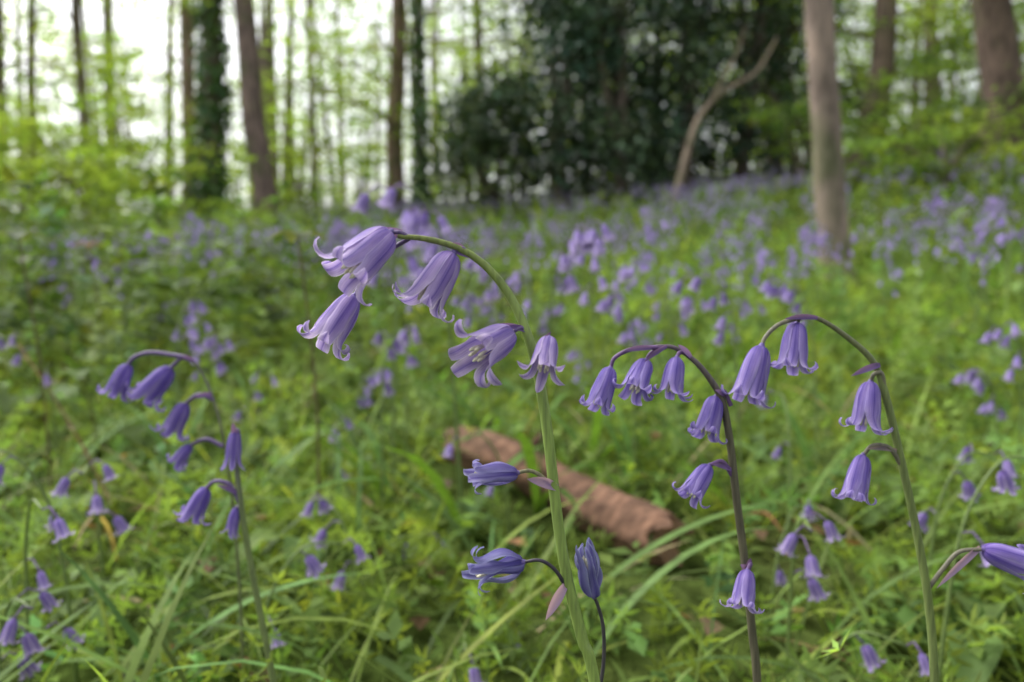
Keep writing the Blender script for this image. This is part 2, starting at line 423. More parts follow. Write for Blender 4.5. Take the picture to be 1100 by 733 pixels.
T2 = (.70, .66, .90)
hero('bluebell', .285,
     [(814, 745, 0), (808, 680, 0), (800, 605, 0), (791, 535, 0), (784, 475, 0), (776, 432, 0), (763, 408, 0), (746, 388, 0), (725, 374, 0), (705, 372, 0)],
     [dict(p=(656, 395, 640, 441), d=(0, -.004), ped=[(712, 373, 0), (680, 375, 0), (661, 384, 0)], fat=.9, br=[(700, 374, 668, 372, 6, BV)]),
      dict(p=(694, 387, 679, 425), d=(.002, -.006), ped=[(715, 373, 0), (700, 379, .001)], fat=1.05, br=[(716, 372, 692, 384, 5, BV)]),
      dict(p=(727, 384, 720, 427), d=(-.002, -.006), ped=[(736, 379, 0), (730, 379, -.001)], fat=1.0, br=[(742, 384, 728, 366, 6, BV)]),
      dict(p=(769, 426, 756, 471), d=(.001, -.004), ped=[(785, 436, 0), (777, 420, 0)], br=[(778, 425, 768, 416, 5, BV)], fat=.95),
      dict(p=(762, 500, 739, 537), d=(-.001, -.006), ped=[(787, 512, 0), (776, 496, -.001)], br=[(786, 505, 764, 494, 5, BV)], fat=.95),
      dict(p=(803, 612, 797, 656), d=(-.004, -.010), ped=[(801, 620, -.001), (806, 606, -.003)], br=[(802, 612, 806, 596, 7, BV), (802, 612, 795, 604, 6, BV)], fat=1.0, tint=(.84, .80, .96)),
      ], 4.6, BROWNG, (.11, .08, .11), T2, leavesn=3, ped_col=(.13, .07, .18))
hero('bluebell', .29,
     [(1004, 745, 0), (998, 655, 0), (987, 585, 0), (969, 500, 0), (951, 425, 0), (937, 388, 0), (908, 361, 0), (880, 343, 0), (860, 339, 0)],
     [dict(p=(818, 372, 800, 432), d=(-.004, -.008), ped=[(866, 340, 0), (838, 348, -.002), (823, 361, -.003)], fat=.88, br=[(815, 372, 812, 386, 5, BV)]),
      dict(p=(856, 347, 850, 400), d=(.001, -.003), ped=[(868, 340, 0), (860, 341, 0)], fat=.98, br=[(878, 342, 842, 336, 6, BV)]),
      dict(p=(935, 410, 929, 464), d=(0, -.003), ped=[(950, 422, 0), (947, 402, -.001), (939, 402, -.001)], br=[(945, 392, 914, 398, 7, BV)], fat=.92),
      dict(p=(927, 489, 915, 540), d=(-.001, -.004), ped=[(968, 500, 0), (955, 481, -.001), (937, 479, -.001)], br=[(963, 484, 930, 476, 5, (.2, .16, .2))], fat=.86),
      dict(p=(1056, 590, 1112, 610), d=(-.002, -.004), ped=[(995, 635, 0), (1012, 612, 0), (1030, 593, 0)], br=[(1052, 588, 1006, 622, 8, BP)], fat=.95),
      ], 4.4, (.15, .19, .065), (.13, .12, .08), (.78, .74, .93), leavesn=3, ped_col=(.15, .14, .10))
T3 = (.66, .60, .87)
hero('bluebell', .40,
     [(296, 745, 0), (276, 640, 0), (264, 575, 0), (257, 525, 0), (253, 490, 0), (252, 470, 0)],
     [dict(p=(253, 462, 250, 498), ped=[(253, 475, 0), (256, 464, 0)], fat=.8, curl=.3, st=False, br=[(253, 470, 250, 450, 6, BV)]),
      dict(p=(222, 524, 204, 558), ped=[(260, 545, 0), (248, 522, 0), (232, 517, 0)], curl=.8, br=[(255, 530, 232, 516, 5, BV)]),
      dict(p=(254, 545, 248, 572), ped=[(260, 550, 0), (258, 545, 0)], fat=.8, curl=.4, st=False)],
     3.6, (.15, .19, .07), (.12, .10, .14), T3, 14, 5, 3)
hero('bluebell', .46,
     [(262, 760, .03), (258, 640, .02), (250, 540, .01), (240, 470, .0), (226, 420, 0), (208, 388, 0), (188, 380, 0)],
     [dict(p=(138, 391, 122, 426), ped=[(200, 384, 0), (165, 379, 0), (146, 383, 0)]),
      dict(p=(184, 395, 152, 430), ped=[(205, 386, 0), (195, 385, 0)], br=[(208, 388, 196, 380, 5, BV)]),
      dict(p=(200, 433, 182, 468), ped=[(230, 430, 0), (214, 424, 0)], br=[(228, 424, 208, 424, 6, BV)]),
      dict(p=(205, 478, 188, 500), ped=[(240, 480, 0), (222, 472, 0)])],
     1.8, (.15, .17, .08), (.12, .10, .14), T3, 14, 5, 3)

# ------------------------------------------------------------------ whole-plant templates for the drift
def plant_template(seed, ns, ntt, nb=8, Ht=.36, lf=4):
    r_ = np.random.default_rng(seed); A = Acc()
    k = Ht / .36
    nod = r_.uniform(.6, 1.2)
    P = np.array([(0, 0, 0), (.006, 0, .12), (.012, 0, .22), (.022 * nod, 0, .29), (.05 * nod, 0, .335), (.085 * nod, 0, .345 - .01 * nod)]) * k
    pts, rr = smooth_path(P, [.0024, .0021, .0018, .0015, .0012, .0009], 4 if ns > 5 else 2)
    v, q = tube(pts, rr, 5 if ns > 5 else 3, cap=ns > 5); A.add(v, q, (.14, .20, .06), None, 1)
    for b in range(nb):
        t = .55 + .45 * b / (nb - 1)
        i = min(len(pts) - 1, int(t * (len(pts) - 1))); p = pts[i]
        a = r_.normal(0, .9); off = r_.uniform(.012, .024)
        base = p + np.array([math.cos(a) * off, math.sin(a) * off, .002 + r_.uniform(-.012, .006)])
        d = np.array([math.cos(a) * .45, math.sin(a) * .45, -1]) * r_.uniform(.016, .020) / 1.1
        V, Q, PP = bell_template(ns, ntt, r_.uniform(.6, 1.1), r_.uniform(.9, 1.2), int(r_.integers(99)), wilt=0, npet=6 if ns > 5 else 4)
        ln = np.linalg.norm(d); fr = frame_from(d, r_.uniform(0, 6))
        A.add(base + (V * ln) @ fr, Q, np.array((.98, .95, 1.0)) * r_.uniform(.85, 1.1), PP, 0)
        if ns > 5:
            v, q = tube([p, (p + base) / 2 + np.array([0, 0, .006]), base], [.0009] * 3, 4, cap=False); A.add(v, q, (.13, .08, .20), None, 1)
    n = lf; az = r_.uniform(0, 6.28, n)
    v, q, kk = blades(np.zeros((n, 3)), az, r_.uniform(.18, .28, n), r_.uniform(.010, .014, n), r_.uniform(.7, 1.2, n), r_.uniform(.8, 1.8, n), 5 if ns > 5 else 3)
    A.add(v, q, (.09, .18, .03), None, 2)
    return A.arrays()

def scatter_plants(name, temps, X, Y, sc_, tint_s=.12, zoff=None, which=None, pm=None, azs=None, lean=.1):
    out = Acc()
    if zoff is None: zoff = np.zeros(len(X))
    if azs is None: azs = rng.uniform(0, 6.28, len(X))
    if which is None: which = np.arange(len(X)) % len(temps)
    for ti, (V, Q, C, P, M) in enumerate(temps):
        idx = np.where(which == ti)[0]
        if not len(idx): continue
        n = len(idx); a = azs[idx]
        c, s = np.cos(a), np.sin(a); k = sc_[idx]
        VX = V[None, :, 0] * c[:, None] - V[None, :, 1] * s[:, None]; VY = V[None, :, 0] * s[:, None] + V[None, :, 1] * c[:, None]
        lx, ly = rng.normal(0, lean, n), rng.normal(0, lean, n)
        VZ = np.tile(V[:, 2], (n, 1))
        VX = VX + VZ * lx[:, None]; VY = VY + VZ * ly[:, None]
        W = np.stack([VX * k[:, None] + X[idx][:, None], VY * k[:, None] + Y[idx][:, None], VZ * k[:, None] + (H(X[idx], Y[idx]) + zoff[idx])[:, None]], -1).reshape(-1, 3)
        QQ = (Q[None] + (np.arange(n) * len(V))[:, None, None]).reshape(-1, 4)
        tn = rng.normal(1, tint_s, (n, 1, 1)).clip(.6, 1.4)
        CC = (C[None] * tn).reshape(-1, 3)
        out.V.append(W); out.Q.append(QQ + out.n); out.C.append(CC); out.P.append(np.tile(P, (n, 1))); out.M.append(np.tile(M, n)); out.n += len(W)
    return out.build(name, [pm or M_petal, M_stem, M_leaf])

mids = [(622, 245, .85), (640, 258, 1.0), (655, 325, .9), (700, 300, 1.3), (672, 285, 1.2), (760, 300, .85), (745, 325, 1.1), (790, 325, 1.3), (845, 305, .95), (432, 205, .8), (465, 230, .9), (415, 362, .9), (440, 355, 1.05),
        (440, 300, 1.5), (520, 280, 1.1), (560, 295, 1.2), (590, 330, 1.5), (530, 330, 1.5), (500, 320, 1.3), (600, 270, 1.6), (400, 400, 1.2), (205, 325, 1.1), (245, 367, 1.1), (215, 350, 1.3),
        (1000, 170, 2.6), (60, 300, 1.7), (1045, 403, 1.0), (1088, 350, .9), (690, 345, 1.6), (620, 380, 1.4), (820, 280, 1.8), (395, 255, 1.8), (870, 250, 2.4), (1070, 180, 2.8), (180, 320, 1.9)]
few = [(325, 585, .55), (352, 540, .65), (495, 685, .55), (545, 665, .65), (868, 565, .5), (848, 545, .65), (925, 685, .5), (92, 505, .6), (35, 540, .5), (8, 490, .55), (25, 645, .48), (2, 680, .5), (1070, 495, .5), (1045, 490, .6),
       (835, 425, .8), (360, 455, .95), (275, 405, 1.2), (515, 470, .8), (430, 575, .75), (20, 365, 1.0)]
t_mid = [plant_template(k, 9, 3, nb, .36) for k, nb in ((1, 9), (2, 7), (3, 10), (4, 6))] + [plant_template(k, 9, 3, nb, .36) for k, nb in ((5, 3), (6, 4), (7, 2))]
mx_, my_, ms_, mo_, wh, ma_ = [], [], [], [], [], []
for gi, grp in enumerate((mids, few)):
    for ii, (px, py, d) in enumerate(grp):
        p = site(px, py, d); a = rng.uniform(0, 6.28)
        g = float(H(p[0], p[1])); h = (p[2] + .012 - g)
        k = float(np.clip(h / .35, .8, 1.4)); ma_.append(a); mx_.append(p[0] - math.cos(a) * .055 * k); my_.append(p[1] - math.sin(a) * .055 * k); ms_.append(k); mo_.append(min(0, h - .35 * k)); wh.append(ii % 4 if gi == 0 else 4 + ii % 3)
scatter_plants('bluebell_patch', t_mid, np.array(mx_), np.array(my_), np.array(ms_), .08, np.array(mo_), np.array(wh), azs=np.array(ma_), lean=.01)

def wedge(n, r0, r1, half=46):
    r = np.sqrt(rng.uniform(r0 ** 2, r1 ** 2, n)); a = np.radians(rng.uniform(-half, half, n))
    return r * np.sin(a), r * np.cos(a)
def patch(x, y):
    f = np.sin(x * 1.1 + 1.3 * np.sin(y * .6)) * np.sin(y * .8 + 1.7 * np.sin(x * .5 + 1)) + .5 * np.sin(x * 2.7 + y * 1.3) * np.sin(y * 2.1 - x)
    return np.clip(.5 + .55 * f, 0, 1)
def drift(n, r0, r1, mul):
    X, Y = wedge(n, r0, r1, 44); az = X / Y
    dens = .08 + .92 * patch(X, Y) ** 1.5
    dens *= np.where((az > -.2) & (az < .42), 1.0, np.where(az <= -.2, .5, .55))
    keep = rng.uniform(0, 1, len(X)) < dens * mul
    return X[keep], Y[keep]
t_far = [plant_template(k, 5, 2, nb, .36, 2) for k, nb in ((11, 8), (12, 6), (13, 9), (14, 5))]
X1, Y1 = drift(2300, 1.8, 6, .95); X2, Y2 = drift(9500, 6, 20, .95)
X, Y = np.concatenate([X1, X2]), np.concatenate([Y1, Y2])
scatter_plants('bluebell_drift', t_far, X, Y, rng.uniform(.8, 1.25, len(X)), .18, pm=M_petal_far)

# ------------------------------------------------------------------ fallen log
la, da_ = ground_at(492, 478, .045); lb, db_ = ground_at(722, 578, .032)
A = Acc()
NL = 60; SL = 28
ts = np.linspace(0, 1, NL)
lp = la * (1 - ts[:, None]) + lb * ts[:, None] + np.array([0, 0, 1]) * (.005 * np.sin(ts[:, None] * 6)) + np.array([.6, .8, 0]) * (.010 * np.sin(ts[:, None] * 4))
ax = unit(lb - la); sx = unit(np.cross(ax, [0, 0, 1.])); sz = np.cross(sx, ax)
aa = np.linspace(0, 2 * np.pi, SL, endpoint=False)
rad = .029 + .002 * np.sin(ts * 9)[:, None] + .0016 * np.sin(aa * 5 + 1)[None] + .0012 * np.sin(aa * 9 + 2)[None] * np.sin(ts * 8 + 1)[:, None] + .0012 * np.sin(ts * 23 + 2)[:, None] * np.sin(aa * 2)[None]
rad *= np.interp(ts, [0, .02, .9, .97, 1], [.86, 1, 1, .93, .8])[:, None]
jag = .012 * np.sin(aa * 4 + 1) + rng.normal(0, .003, SL)
V = lp[:, None] + sx * (np.cos(aa)[None] * rad)[..., None] + sz * (np.sin(aa)[None] * rad)[..., None]
V[0] += ax * jag[:, None]; V[-1] += ax * jag[::-1, None]
i = np.arange(NL - 1)[:, None] * SL; j = np.arange(SL)[None]; j2 = (j + 1) % SL
Q = np.stack([i + j, i + j2, i + SL + j2, i + SL + j], -1).reshape(-1, 4)
streak = np.clip(1 + .25 * np.sin(aa * 7)[None] + .25 * rng.normal(0, 1, (NL, SL)), .5, 1.6)
A.add(V.reshape(-1, 3), Q, (np.array((.15, .085, .055))[None] * streak.reshape(-1, 1)))
for end, sgn in ((0, 1), (NL - 1, -1)):   # broken, hollowed ends
    ring = V[end]; c = lp[end] + ax * .012 * sgn; inner = c + (ring - lp[end]) * .45 + ax * .006 * sgn
    VV = np.vstack([ring, inner, c[None]]); q = [[k, (k + 1) % SL, SL + (k + 1) % SL, SL + k] for k in range(SL)] + [[SL + k, SL + (k + 1) % SL, SL + (k + 2) % SL, 2 * SL] for k in range(0, SL, 2)]
    A.add(VV, q, (.24, .15, .085))
s0 = lp[22]; v, q = tube([s0, s0 + np.array([.02, -.01, .04]), s0 + np.array([.03, -.02, .055])], [.011, .008, .006], 8, wob=.05); A.add(v, q, (.14, .08, .05))
A.build('fallen_log', [M_log])

def logdist(x, y):
    p = np.stack([x, y], -1); a = la[:2]; b = lb[:2]; ab = b - a
    t = np.clip(((p - a) @ ab) / (ab @ ab), 0, 1)
    return np.linalg.norm(p - (a + t[..., None] * ab), axis=-1)
def clear(x, y, n, p=.35):
    """the strip right in front of the log is more open"""
    f = np.minimum.reduce([logdist(x, y + o) for o in (.04, .09)])
    return (logdist(x, y) > .045) & ((f > .055) | (rng.uniform(0, 1, n) < p))

# ------------------------------------------------------------------ ground vegetation
BR = (.16, .24, .052)
def cleavers(n, x, y, hgt, col, ll=1.0):
    A = Acc()
    az = rng.uniform(0, 6.28, n); L = hgt * rng.uniform(.6, 1.4, n)
    tilt = rng.uniform(.5, 1.35, n); droop = rng.uniform(.3, 1.7, n)
    nearlog = logdist(x, y + .08) < .12; L = np.where(nearlog, L * .5, L)
    P = np.stack([x, y, H(x, y) - .005], -1)
    nw = 6; t = np.linspace(0, 1, nw + 1)[1:]
    ang = tilt[:, None] - droop[:, None] * t[None]
    st = (L / nw)[:, None]
    X_ = np.cumsum(np.cos(ang) * st, 1); Z_ = np.cumsum(np.sin(ang) * st, 1)
    hx = np.stack([np.cos(az), np.sin(az), 0 * az], 1); sd = np.stack([-np.sin(az), np.cos(az), 0 * az], 1)
    C = P[:, None] + hx[:, None] * X_[..., None] + np.array([0, 0, 1.]) * Z_[..., None]
    T = hx[:, None] * np.cos(ang)[..., None] + np.array([0, 0, 1.]) * np.sin(ang)[..., None]
    B = np.cross(T, np.broadcast_to(sd[:, None], T.shape))
    cols = vary(col, n, .28)
    for k in range(6):
        a = k * math.pi / 3 + rng.uniform(0, 1, (n, nw)) * .5
        D = sd[:, None] * np.cos(a)[..., None] + B * np.sin(a)[..., None] + T * .35
        Ls = ll * (rng.uniform(.015, .028, (n, nw)) * (1.05 - .45 * t)[None]).ravel() * (hgt / .13) ** .5
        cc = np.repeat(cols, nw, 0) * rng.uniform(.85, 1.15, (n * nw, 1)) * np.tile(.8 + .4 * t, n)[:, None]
        v, q, c = leaves(C.reshape(-1, 3), D.reshape(-1, 3), T.reshape(-1, 3), Ls, Ls * .25, .1, cc)
        A.add(v, q, c)
    v, q, kk = blades(P, az, L, np.full(n, .0018), tilt, droop, nw); A.add(v, q, np.repeat(cols, kk, 0) * .9)
    return A
n = 7600
x = rng.uniform(-2.1, 2.1, n); y = rng.uniform(-.2, 2.7, n)
gap = np.sin(x * 6 + 2 * np.sin(y * 5)) * np.sin(y * 7 + 2 * np.sin(x * 3))
k = clear(x, y, n) & (np.hypot(x, y) > .18) & ((gap > -.55) | (rng.uniform(0, 1, n) < .4))
x, y = x[k], y[k]
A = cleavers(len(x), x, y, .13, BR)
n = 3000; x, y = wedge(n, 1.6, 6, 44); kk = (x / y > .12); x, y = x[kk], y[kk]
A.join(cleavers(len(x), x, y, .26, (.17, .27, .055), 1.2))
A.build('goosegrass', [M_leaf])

A = Acc()
n = 10500; x = rng.uniform(-2.2, 2.2, n); y = rng.uniform(-.2, 3.0, n)
k = clear(x, y, n, .4) & (np.hypot(x, y) > .15)
x, y = x[k], y[k]; n = len(x)
Lb = rng.uniform(.07, .23, n); Lb = np.where(logdist(x, y + .08) < .12, Lb * .55, Lb)
v, q, kk = blades(np.stack([x, y, H(x, y)], -1), rng.uniform(0, 6.28, n), Lb, rng.uniform(.002, .0065, n), rng.uniform(.15, 1.15, n), rng.uniform(.3, 1.9, n), 6)
cg = vary((.165, .24, .055), n, .3); dry = rng.uniform(0, 1, n) < .06; cg[dry] = vary((.30, .25, .13), dry.sum(), .2)
A.add(v, q, np.repeat(cg, kk, 0))
n = 9000; x, y = wedge(n, 2.4, 20, 45)
v, q, kk = blades(np.stack([x, y, H(x, y)], -1), rng.uniform(0, 6.28, n), rng.uniform(.15, .36, n), rng.uniform(.006, .014, n), rng.uniform(.5, 1.3, n), rng.uniform(.3, 1.6, n), 4)
A.add(v, q, np.repeat(vary((.135, .22, .05), n, .3), kk, 0))
n = 420; x = rng.uniform(-1.8, 1.8, n); y = rng.uniform(.45, 2.8, n); k = clear(x, y, n, 0) & (logdist(x, y) > .12); x, y = x[k], y[k]; n = len(x)
v, q, kk = blades(np.stack([x, y, H(x, y) + .01], -1), rng.uniform(0, 6.28, n), rng.uniform(.14, .26, n), rng.uniform(.006, .011, n), rng.uniform(.4, 1.1, n), rng.uniform(.7, 1.7, n), 9)
A.add(v, q, np.repeat(vary((.125, .21, .06), n, .15), kk, 0))
A.build('woodland_grass', [M_leaf])

def herbs(x, y, hgt, lsz, col, per=12):
    n = len(x); Hh = hgt * rng.uniform(.5, 1.3, n); g = H(x, y)
    lx, ly = rng.normal(0, .15, n), rng.normal(0, .15, n)
    t = rng.uniform(.25, 1, (n, per)) ** .7
    P = np.stack([x[:, None] + lx[:, None] * Hh[:, None] * t, y[:, None] + ly[:, None] * Hh[:, None] * t, g[:, None] + Hh[:, None] * t], -1).reshape(-1, 3)
    a = rng.uniform(0, 6.28, n * per); e = rng.normal(.0, .4, n * per)
    D = np.stack([np.cos(a), np.sin(a), e], -1)
    Nn = unit(np.stack([rng.normal(0, .3, n * per), rng.normal(0, .3, n * per), np.ones(n * per)], -1))
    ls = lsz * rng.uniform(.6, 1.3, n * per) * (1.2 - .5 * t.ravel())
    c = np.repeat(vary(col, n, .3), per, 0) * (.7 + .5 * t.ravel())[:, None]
    return leaves(P, D, Nn, ls, ls * .5, .12, c)
NT = site(903, 300, 3.9)
def notree(X, Y): return np.hypot(X - NT[0], Y - NT[1] + .3) > .45
A = Acc()
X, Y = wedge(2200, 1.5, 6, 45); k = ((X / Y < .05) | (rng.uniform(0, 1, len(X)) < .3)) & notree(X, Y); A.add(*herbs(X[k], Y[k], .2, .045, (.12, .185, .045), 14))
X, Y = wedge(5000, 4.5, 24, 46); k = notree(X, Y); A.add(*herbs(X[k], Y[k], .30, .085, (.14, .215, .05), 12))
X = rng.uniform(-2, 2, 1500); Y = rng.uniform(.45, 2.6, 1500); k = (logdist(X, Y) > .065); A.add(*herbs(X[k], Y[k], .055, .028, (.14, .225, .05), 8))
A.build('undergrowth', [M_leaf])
A = Acc(); X, Y = wedge(4200, 1.8, 9, 46); az = X / Y
k = (az < -.20 + .08 * np.sin(Y * 2)) & (rng.uniform(0, 1, len(X)) < .35 + .65 * patch(X + 3, Y)); X, Y = X[k], Y[k]
A.add(*herbs(X, Y, .42, .075, (.09, .145, .04), 16)); A.build('dogs_mercury', [M_leaf])
A = Acc()
def broad(px, py, n_, L, W, col):
    g, d = ground_at(px, py + 20)
    for k in range(n_):
        a = rng.uniform(0, 6.28); D = np.array([math.cos(a), math.sin(a), 0]); sd = np.array([-D[1], D[0], 0]); V = []
        c0 = vary(col, 1, .15)[0]; rise = rng.uniform(.3, .8)
        for j, t in enumerate(np.linspace(0, 1, 9)):
            w = W * .5 * (.12 if t < .2 else math.sin(math.pi * min(1, (t - .15) / .85 + .03)) ** .7) + .001
            c = g + D * L * t + np.array([0, 0, L * (rise * t - rise * 1.1 * t * t) * 1.5 + .02]); wv = .1 * W * math.sin(j * 2.1)
            V += [c - sd * w + np.array([0, 0, w * .35 + wv]), c - sd * w * .5 + np.array([0, 0, w * .1]), c, c + sd * w * .5 + np.array([0, 0, w * .1]), c + sd * w + np.array([0, 0, w * .35 - wv])]
        Q = []
        for j in range(8):
            b = j * 5; Q += [[b + i, b + i + 1, b + i + 6, b + i + 5] for i in range(4)]
        A.add(V, Q, c0)
for (px, py, n_, L, W) in [(1050, 700, 3, .08, .035), (960, 540, 4, .10, .035), (330, 590, 3, .09, .03), (90, 560, 4, .09, .03), (300, 470, 5, .11, .045), (120, 470, 5, .12, .05), (820, 490, 4, .10, .035), (1060, 500, 4, .10, .04), (40, 430, 6, .16, .07), (200, 420, 5, .15, .06)]:
    broad(px, py, n_, L, W, (.14, .22, .06))
A.build('dock_leaves', [M_leaf])

A = Acc(); n = 1300; x = rng.uniform(-2.2, 2.2, n); y = rng.uniform(.3, 3.2, n)
a = rng.uniform(0, 6.28, n)
v, q, c = leaves(np.stack([x, y, H(x, y) + rng.uniform(.004, .03, n)], -1), np.stack([np.cos(a), np.sin(a), rng.normal(0, .25, n)], -1),
                 unit(np.stack([rng.normal(0, .3, n), rng.normal(0, .3, n), np.ones(n)], -1)), rng.uniform(.02, .045, n), rng.uniform(.012, .028, n), .2, vary((.19, .12, .07), n, .35))
A.add(v, q, c); A.build('leaf_litter', [M_leaf])
A = Acc()
for k in range(26):
    x0 = rng.uniform(-1.8, 1.8); y0 = rng.uniform(.7, 3); a = rng.uniform(0, 6.28); L = rng.uniform(.06, .22)
    p0 = np.array([x0, y0, float(H(x0, y0)) + .02]); p2 = p0 + np.array([math.cos(a) * L, math.sin(a) * L, rng.uniform(0, .04)])
    pts, rr = smooth_path([p0, (p0 + p2) / 2 + rng.normal(0, .012, 3) + np.array([0, 0, .02]), p2], [.0022, .0016, .001], 5); v, q = tube(pts, rr, 5); A.add(v, q, vary((.17, .10, .06), 1, .3)[0])
A.build('fallen_twigs', [M_bark])
def cane(pts_):
    A = Acc(); P = [site(*p) for p in pts_]; P[0][2] = float(H(P[0][0], P[0][1])); pts, rr = smooth_path(P, np.linspace(.0025, .0010, len(P)), 7)
    v, q = tube(pts, rr, 6); A.add(v, q, (.20, .11, .06), None, 0)
    i = rng.integers(3, len(pts), 9); a = rng.uniform(0, 6.28, 9); ls = rng.uniform(.02, .035, 9)
    v, q, c = leaves(pts[i], np.stack([np.cos(a), np.sin(a), 0 * a], -1), np.tile([0, 0, 1.], (9, 1)), ls, ls * .6, .1, vary((.14, .13, .04), 9, .3)); A.add(v, q, c, None, 1)
    A.build('bramble_cane', [M_bark, M_leaf])
cane([(135, 600, .9), (100, 500, .95), (60, 430, 1.0), (20, 370, 1.05)])

def seedling(px, py, d, L, col):
    A = Acc(); p = site(px, py, d); g = np.array([p[0] + .01, p[1] + .02, float(H(p[0], p[1]))])
    pts, rr = smooth_path([g, (g + p) / 2 + np.array([.008, 0, 0]), p], [.0018, .0015, .0012], 6)
    v, q = tube(pts, rr, 6); A.add(v, q, (.12, .09, .05), None, 1)
    for k in range(4):
        a = k * 1.57 + .5; D = np.array([math.cos(a), math.sin(a), .25])
        tt = np.linspace(0, 1, 7); sd = unit(np.cross(D, [0, 0, 1.])); V = []
        for t in tt:
            w = L * .33 * math.sin(math.pi * (.04 + .95 * t)) ** .8
            c = p + D * L * t - np.array([0, 0, 1]) * L * .5 * t * t
            V += [c - sd * w + np.array([0, 0, w * .3]), c, c + sd * w + np.array([0, 0, w * .3])]
        Q = []
        for b in range(0, 18, 3): Q += [[b, b + 1, b + 4, b + 3], [b + 1, b + 2, b + 5, b + 4]]
        A.add(V, Q, col, None, 0)
    A.build('sycamore_seedling', [M_leaf, M_stem])
seedling(320, 252, .8, .034, (.09, .11, .05))
seedling(20, 252, .9, .034, (.08, .11, .05))
seedling(95, 262, 1.6, .03, (.18, .09, .04))
seedling(85, 400, 1.2, .04, (.10, .16, .04))

# ------------------------------------------------------------------ trees
CAN = (.24, .36, .065)
def sprays(A, C, rad, n, lsz, col, flat=.22, mat=1):
    """flattened leafy sprays around centres C"""
    C = np.asarray(C, float).reshape(-1, 3); m = len(C)
    off = rng.normal(0, 1, (m, n, 3)) * .5 * np.broadcast_to(rad, m)[:, None, None]; off[..., 2] *= flat
    P = (C[:, None] + off).reshape(-1, 3)
    a = rng.uniform(0, 6.28, m * n)
    D = np.stack([np.cos(a), np.sin(a), rng.normal(-.25, .45, m * n)], -1)
    Nn = unit(np.stack([rng.normal(0, .7, m * n), rng.normal(0, .7, m * n), np.ones(m * n)], -1))
    ls = lsz * rng.uniform(.6, 1.35, m * n)
    c = np.repeat(vary(col, m, .22), n, 0) * rng.uniform(.8, 1.2, (m * n, 1))
    v, q, cc = leaves(P, D, Nn, ls, ls * .65, .1, c); A.add(v, q, cc, None, mat)

def tree(name, px, d, px_top, wpx, bark, height=15, ivy=0, limbs=10, z0=3.0, leafn=45, lsz=.12, crown=5, col=CAN, bend=0.0, y_top=0, llen=2.6, zl=8.5):
    A = Acc(); b = site(px, 250, d); b[2] = H(b[0], b[1]) - .1
    tp = site(px_top, y_top, d); dr = (tp - b); dr = dr / dr[2]; dr[1] *= .3
    r0 = wpx / 2 * d / FPX
    zs = np.array([0, .12, .4, 1, 2, 3.2, 4.6, 6, 8, 10, 12, 15, 18]); zs = zs[zs <= height]
    pts = []
    for z in zs:
        lean = dr * z if z < 6 else dr * 6 + np.array([0, 0, z - 6]) + dr * np.array([.5, .5, 0]) * (z - 6)
        pts.append(b + lean + np.array([bend * math.sin(z * 1.0), 0, 0]) + np.array([rng.normal(0, .02), rng.normal(0, .02), 0]) * (z > .5))
    pts = np.array(pts); rr = r0 * (1.05 - .75 * zs / zs[-1]) ; rr[0] *= 1.6; rr[1] *= 1.35; rr[2] *= 1.1
    sp, sr = smooth_path(pts, rr, 5); v, q = tube(sp, sr, 14, wob=.06)
    A.add(v, q, bark, None, 0)
    cents = []; rads = []
    for k in range(limbs):
        z = z0 + (zl - z0) * (k + rng.uniform(0, .8)) / limbs
        i = int(np.argmin(np.abs(sp[:, 2] - b[2] - z))); s = sp[i]
        a = rng.uniform(0, 6.28); L = llen * rng.uniform(.6, 1.2); up = rng.uniform(.0, .5)
        hd = np.array([math.cos(a), math.sin(a), 0])
        lp = [s, s + hd * L * .35 + np.array([0, 0, up * L * .4]), s + hd * L * .7 + np.array([0, 0, up * L * .6]), s + hd * L + np.array([0, 0, up * L * .65])]
        lp, lr = smooth_path(lp, np.array([.2, .14, .08, .03]) * sr[i] + .004, 3)
        v, q = tube(lp, lr, 6, wob=.04); A.add(v, q, bark, None, 0)
        for m in range(4):
            j = int(len(lp) * (.35 + .6 * m / 4)); c0 = lp[min(j, len(lp) - 1)]
            c1 = c0 + unit(hd * .5 + rng.normal(0, .7, 3) * np.array([1, 1, .3])) * L * .35
            v, q = tube([c0, (c0 + c1) / 2, c1], [.012, .008, .004], 4); A.add(v, q, bark, None, 0)
            cents.append(c1); rads.append(L * .3)
    if cents and leafn:
        sprays(A, cents, np.array(rads), leafn, lsz, col)
    if crown:
        top = sp[-1]
        for k in range(5):
            a = k * 1.26; e = top + np.array([math.cos(a) * 1.8, math.sin(a) * 1.8, rng.uniform(.3, 1.2)]); s = sp[-8]
            lp, lr = smooth_path([s, (s + e) / 2 + np.array([0, 0, -.2]), e], [r0 * .3, r0 * .18, .01], 4); v, q = tube(lp, lr, 6); A.add(v, q, bark, None, 0)
        C = top + rng.normal(0, 1, (crown, 3)) * np.array([1.7, 1.7, 1.3]) 
        sprays(A, C, 1.1, 40, lsz * 1.6, col, .4)
    if ivy:
        n = ivy; i = rng.integers(0, len(sp), n); s = sp[i]; a = rng.uniform(0, 6.28, n)
        fr = rng.uniform(0, 1, n); i2 = np.minimum(i + 1, len(sp) - 1); s = s * (1 - fr[:, None]) + sp[i2] * fr[:, None]
        o = np.stack([np.cos(a), np.sin(a), 0 * a], -1)
        puff = 1.05 + np.abs(rng.normal(0, .3, n)) + .3 * np.sin(s[:, 2] * 2.1 + a)
        P = s + o * (sr[i] * puff)[:, None]
        D = unit(o * .4 + np.stack([rng.normal(0, .5, n), rng.normal(0, .5, n), rng.uniform(-1.2, .3, n)], -1))
        ls = rng.uniform(.08, .15, n)
        v, q, c = leaves(P, D, o, ls, ls * .85, .1, vary((.085, .16, .045), n, .4)); A.add(v, q, c, None, 2)
    return A.build(name, [M_bark, M_canopy, M_dark])

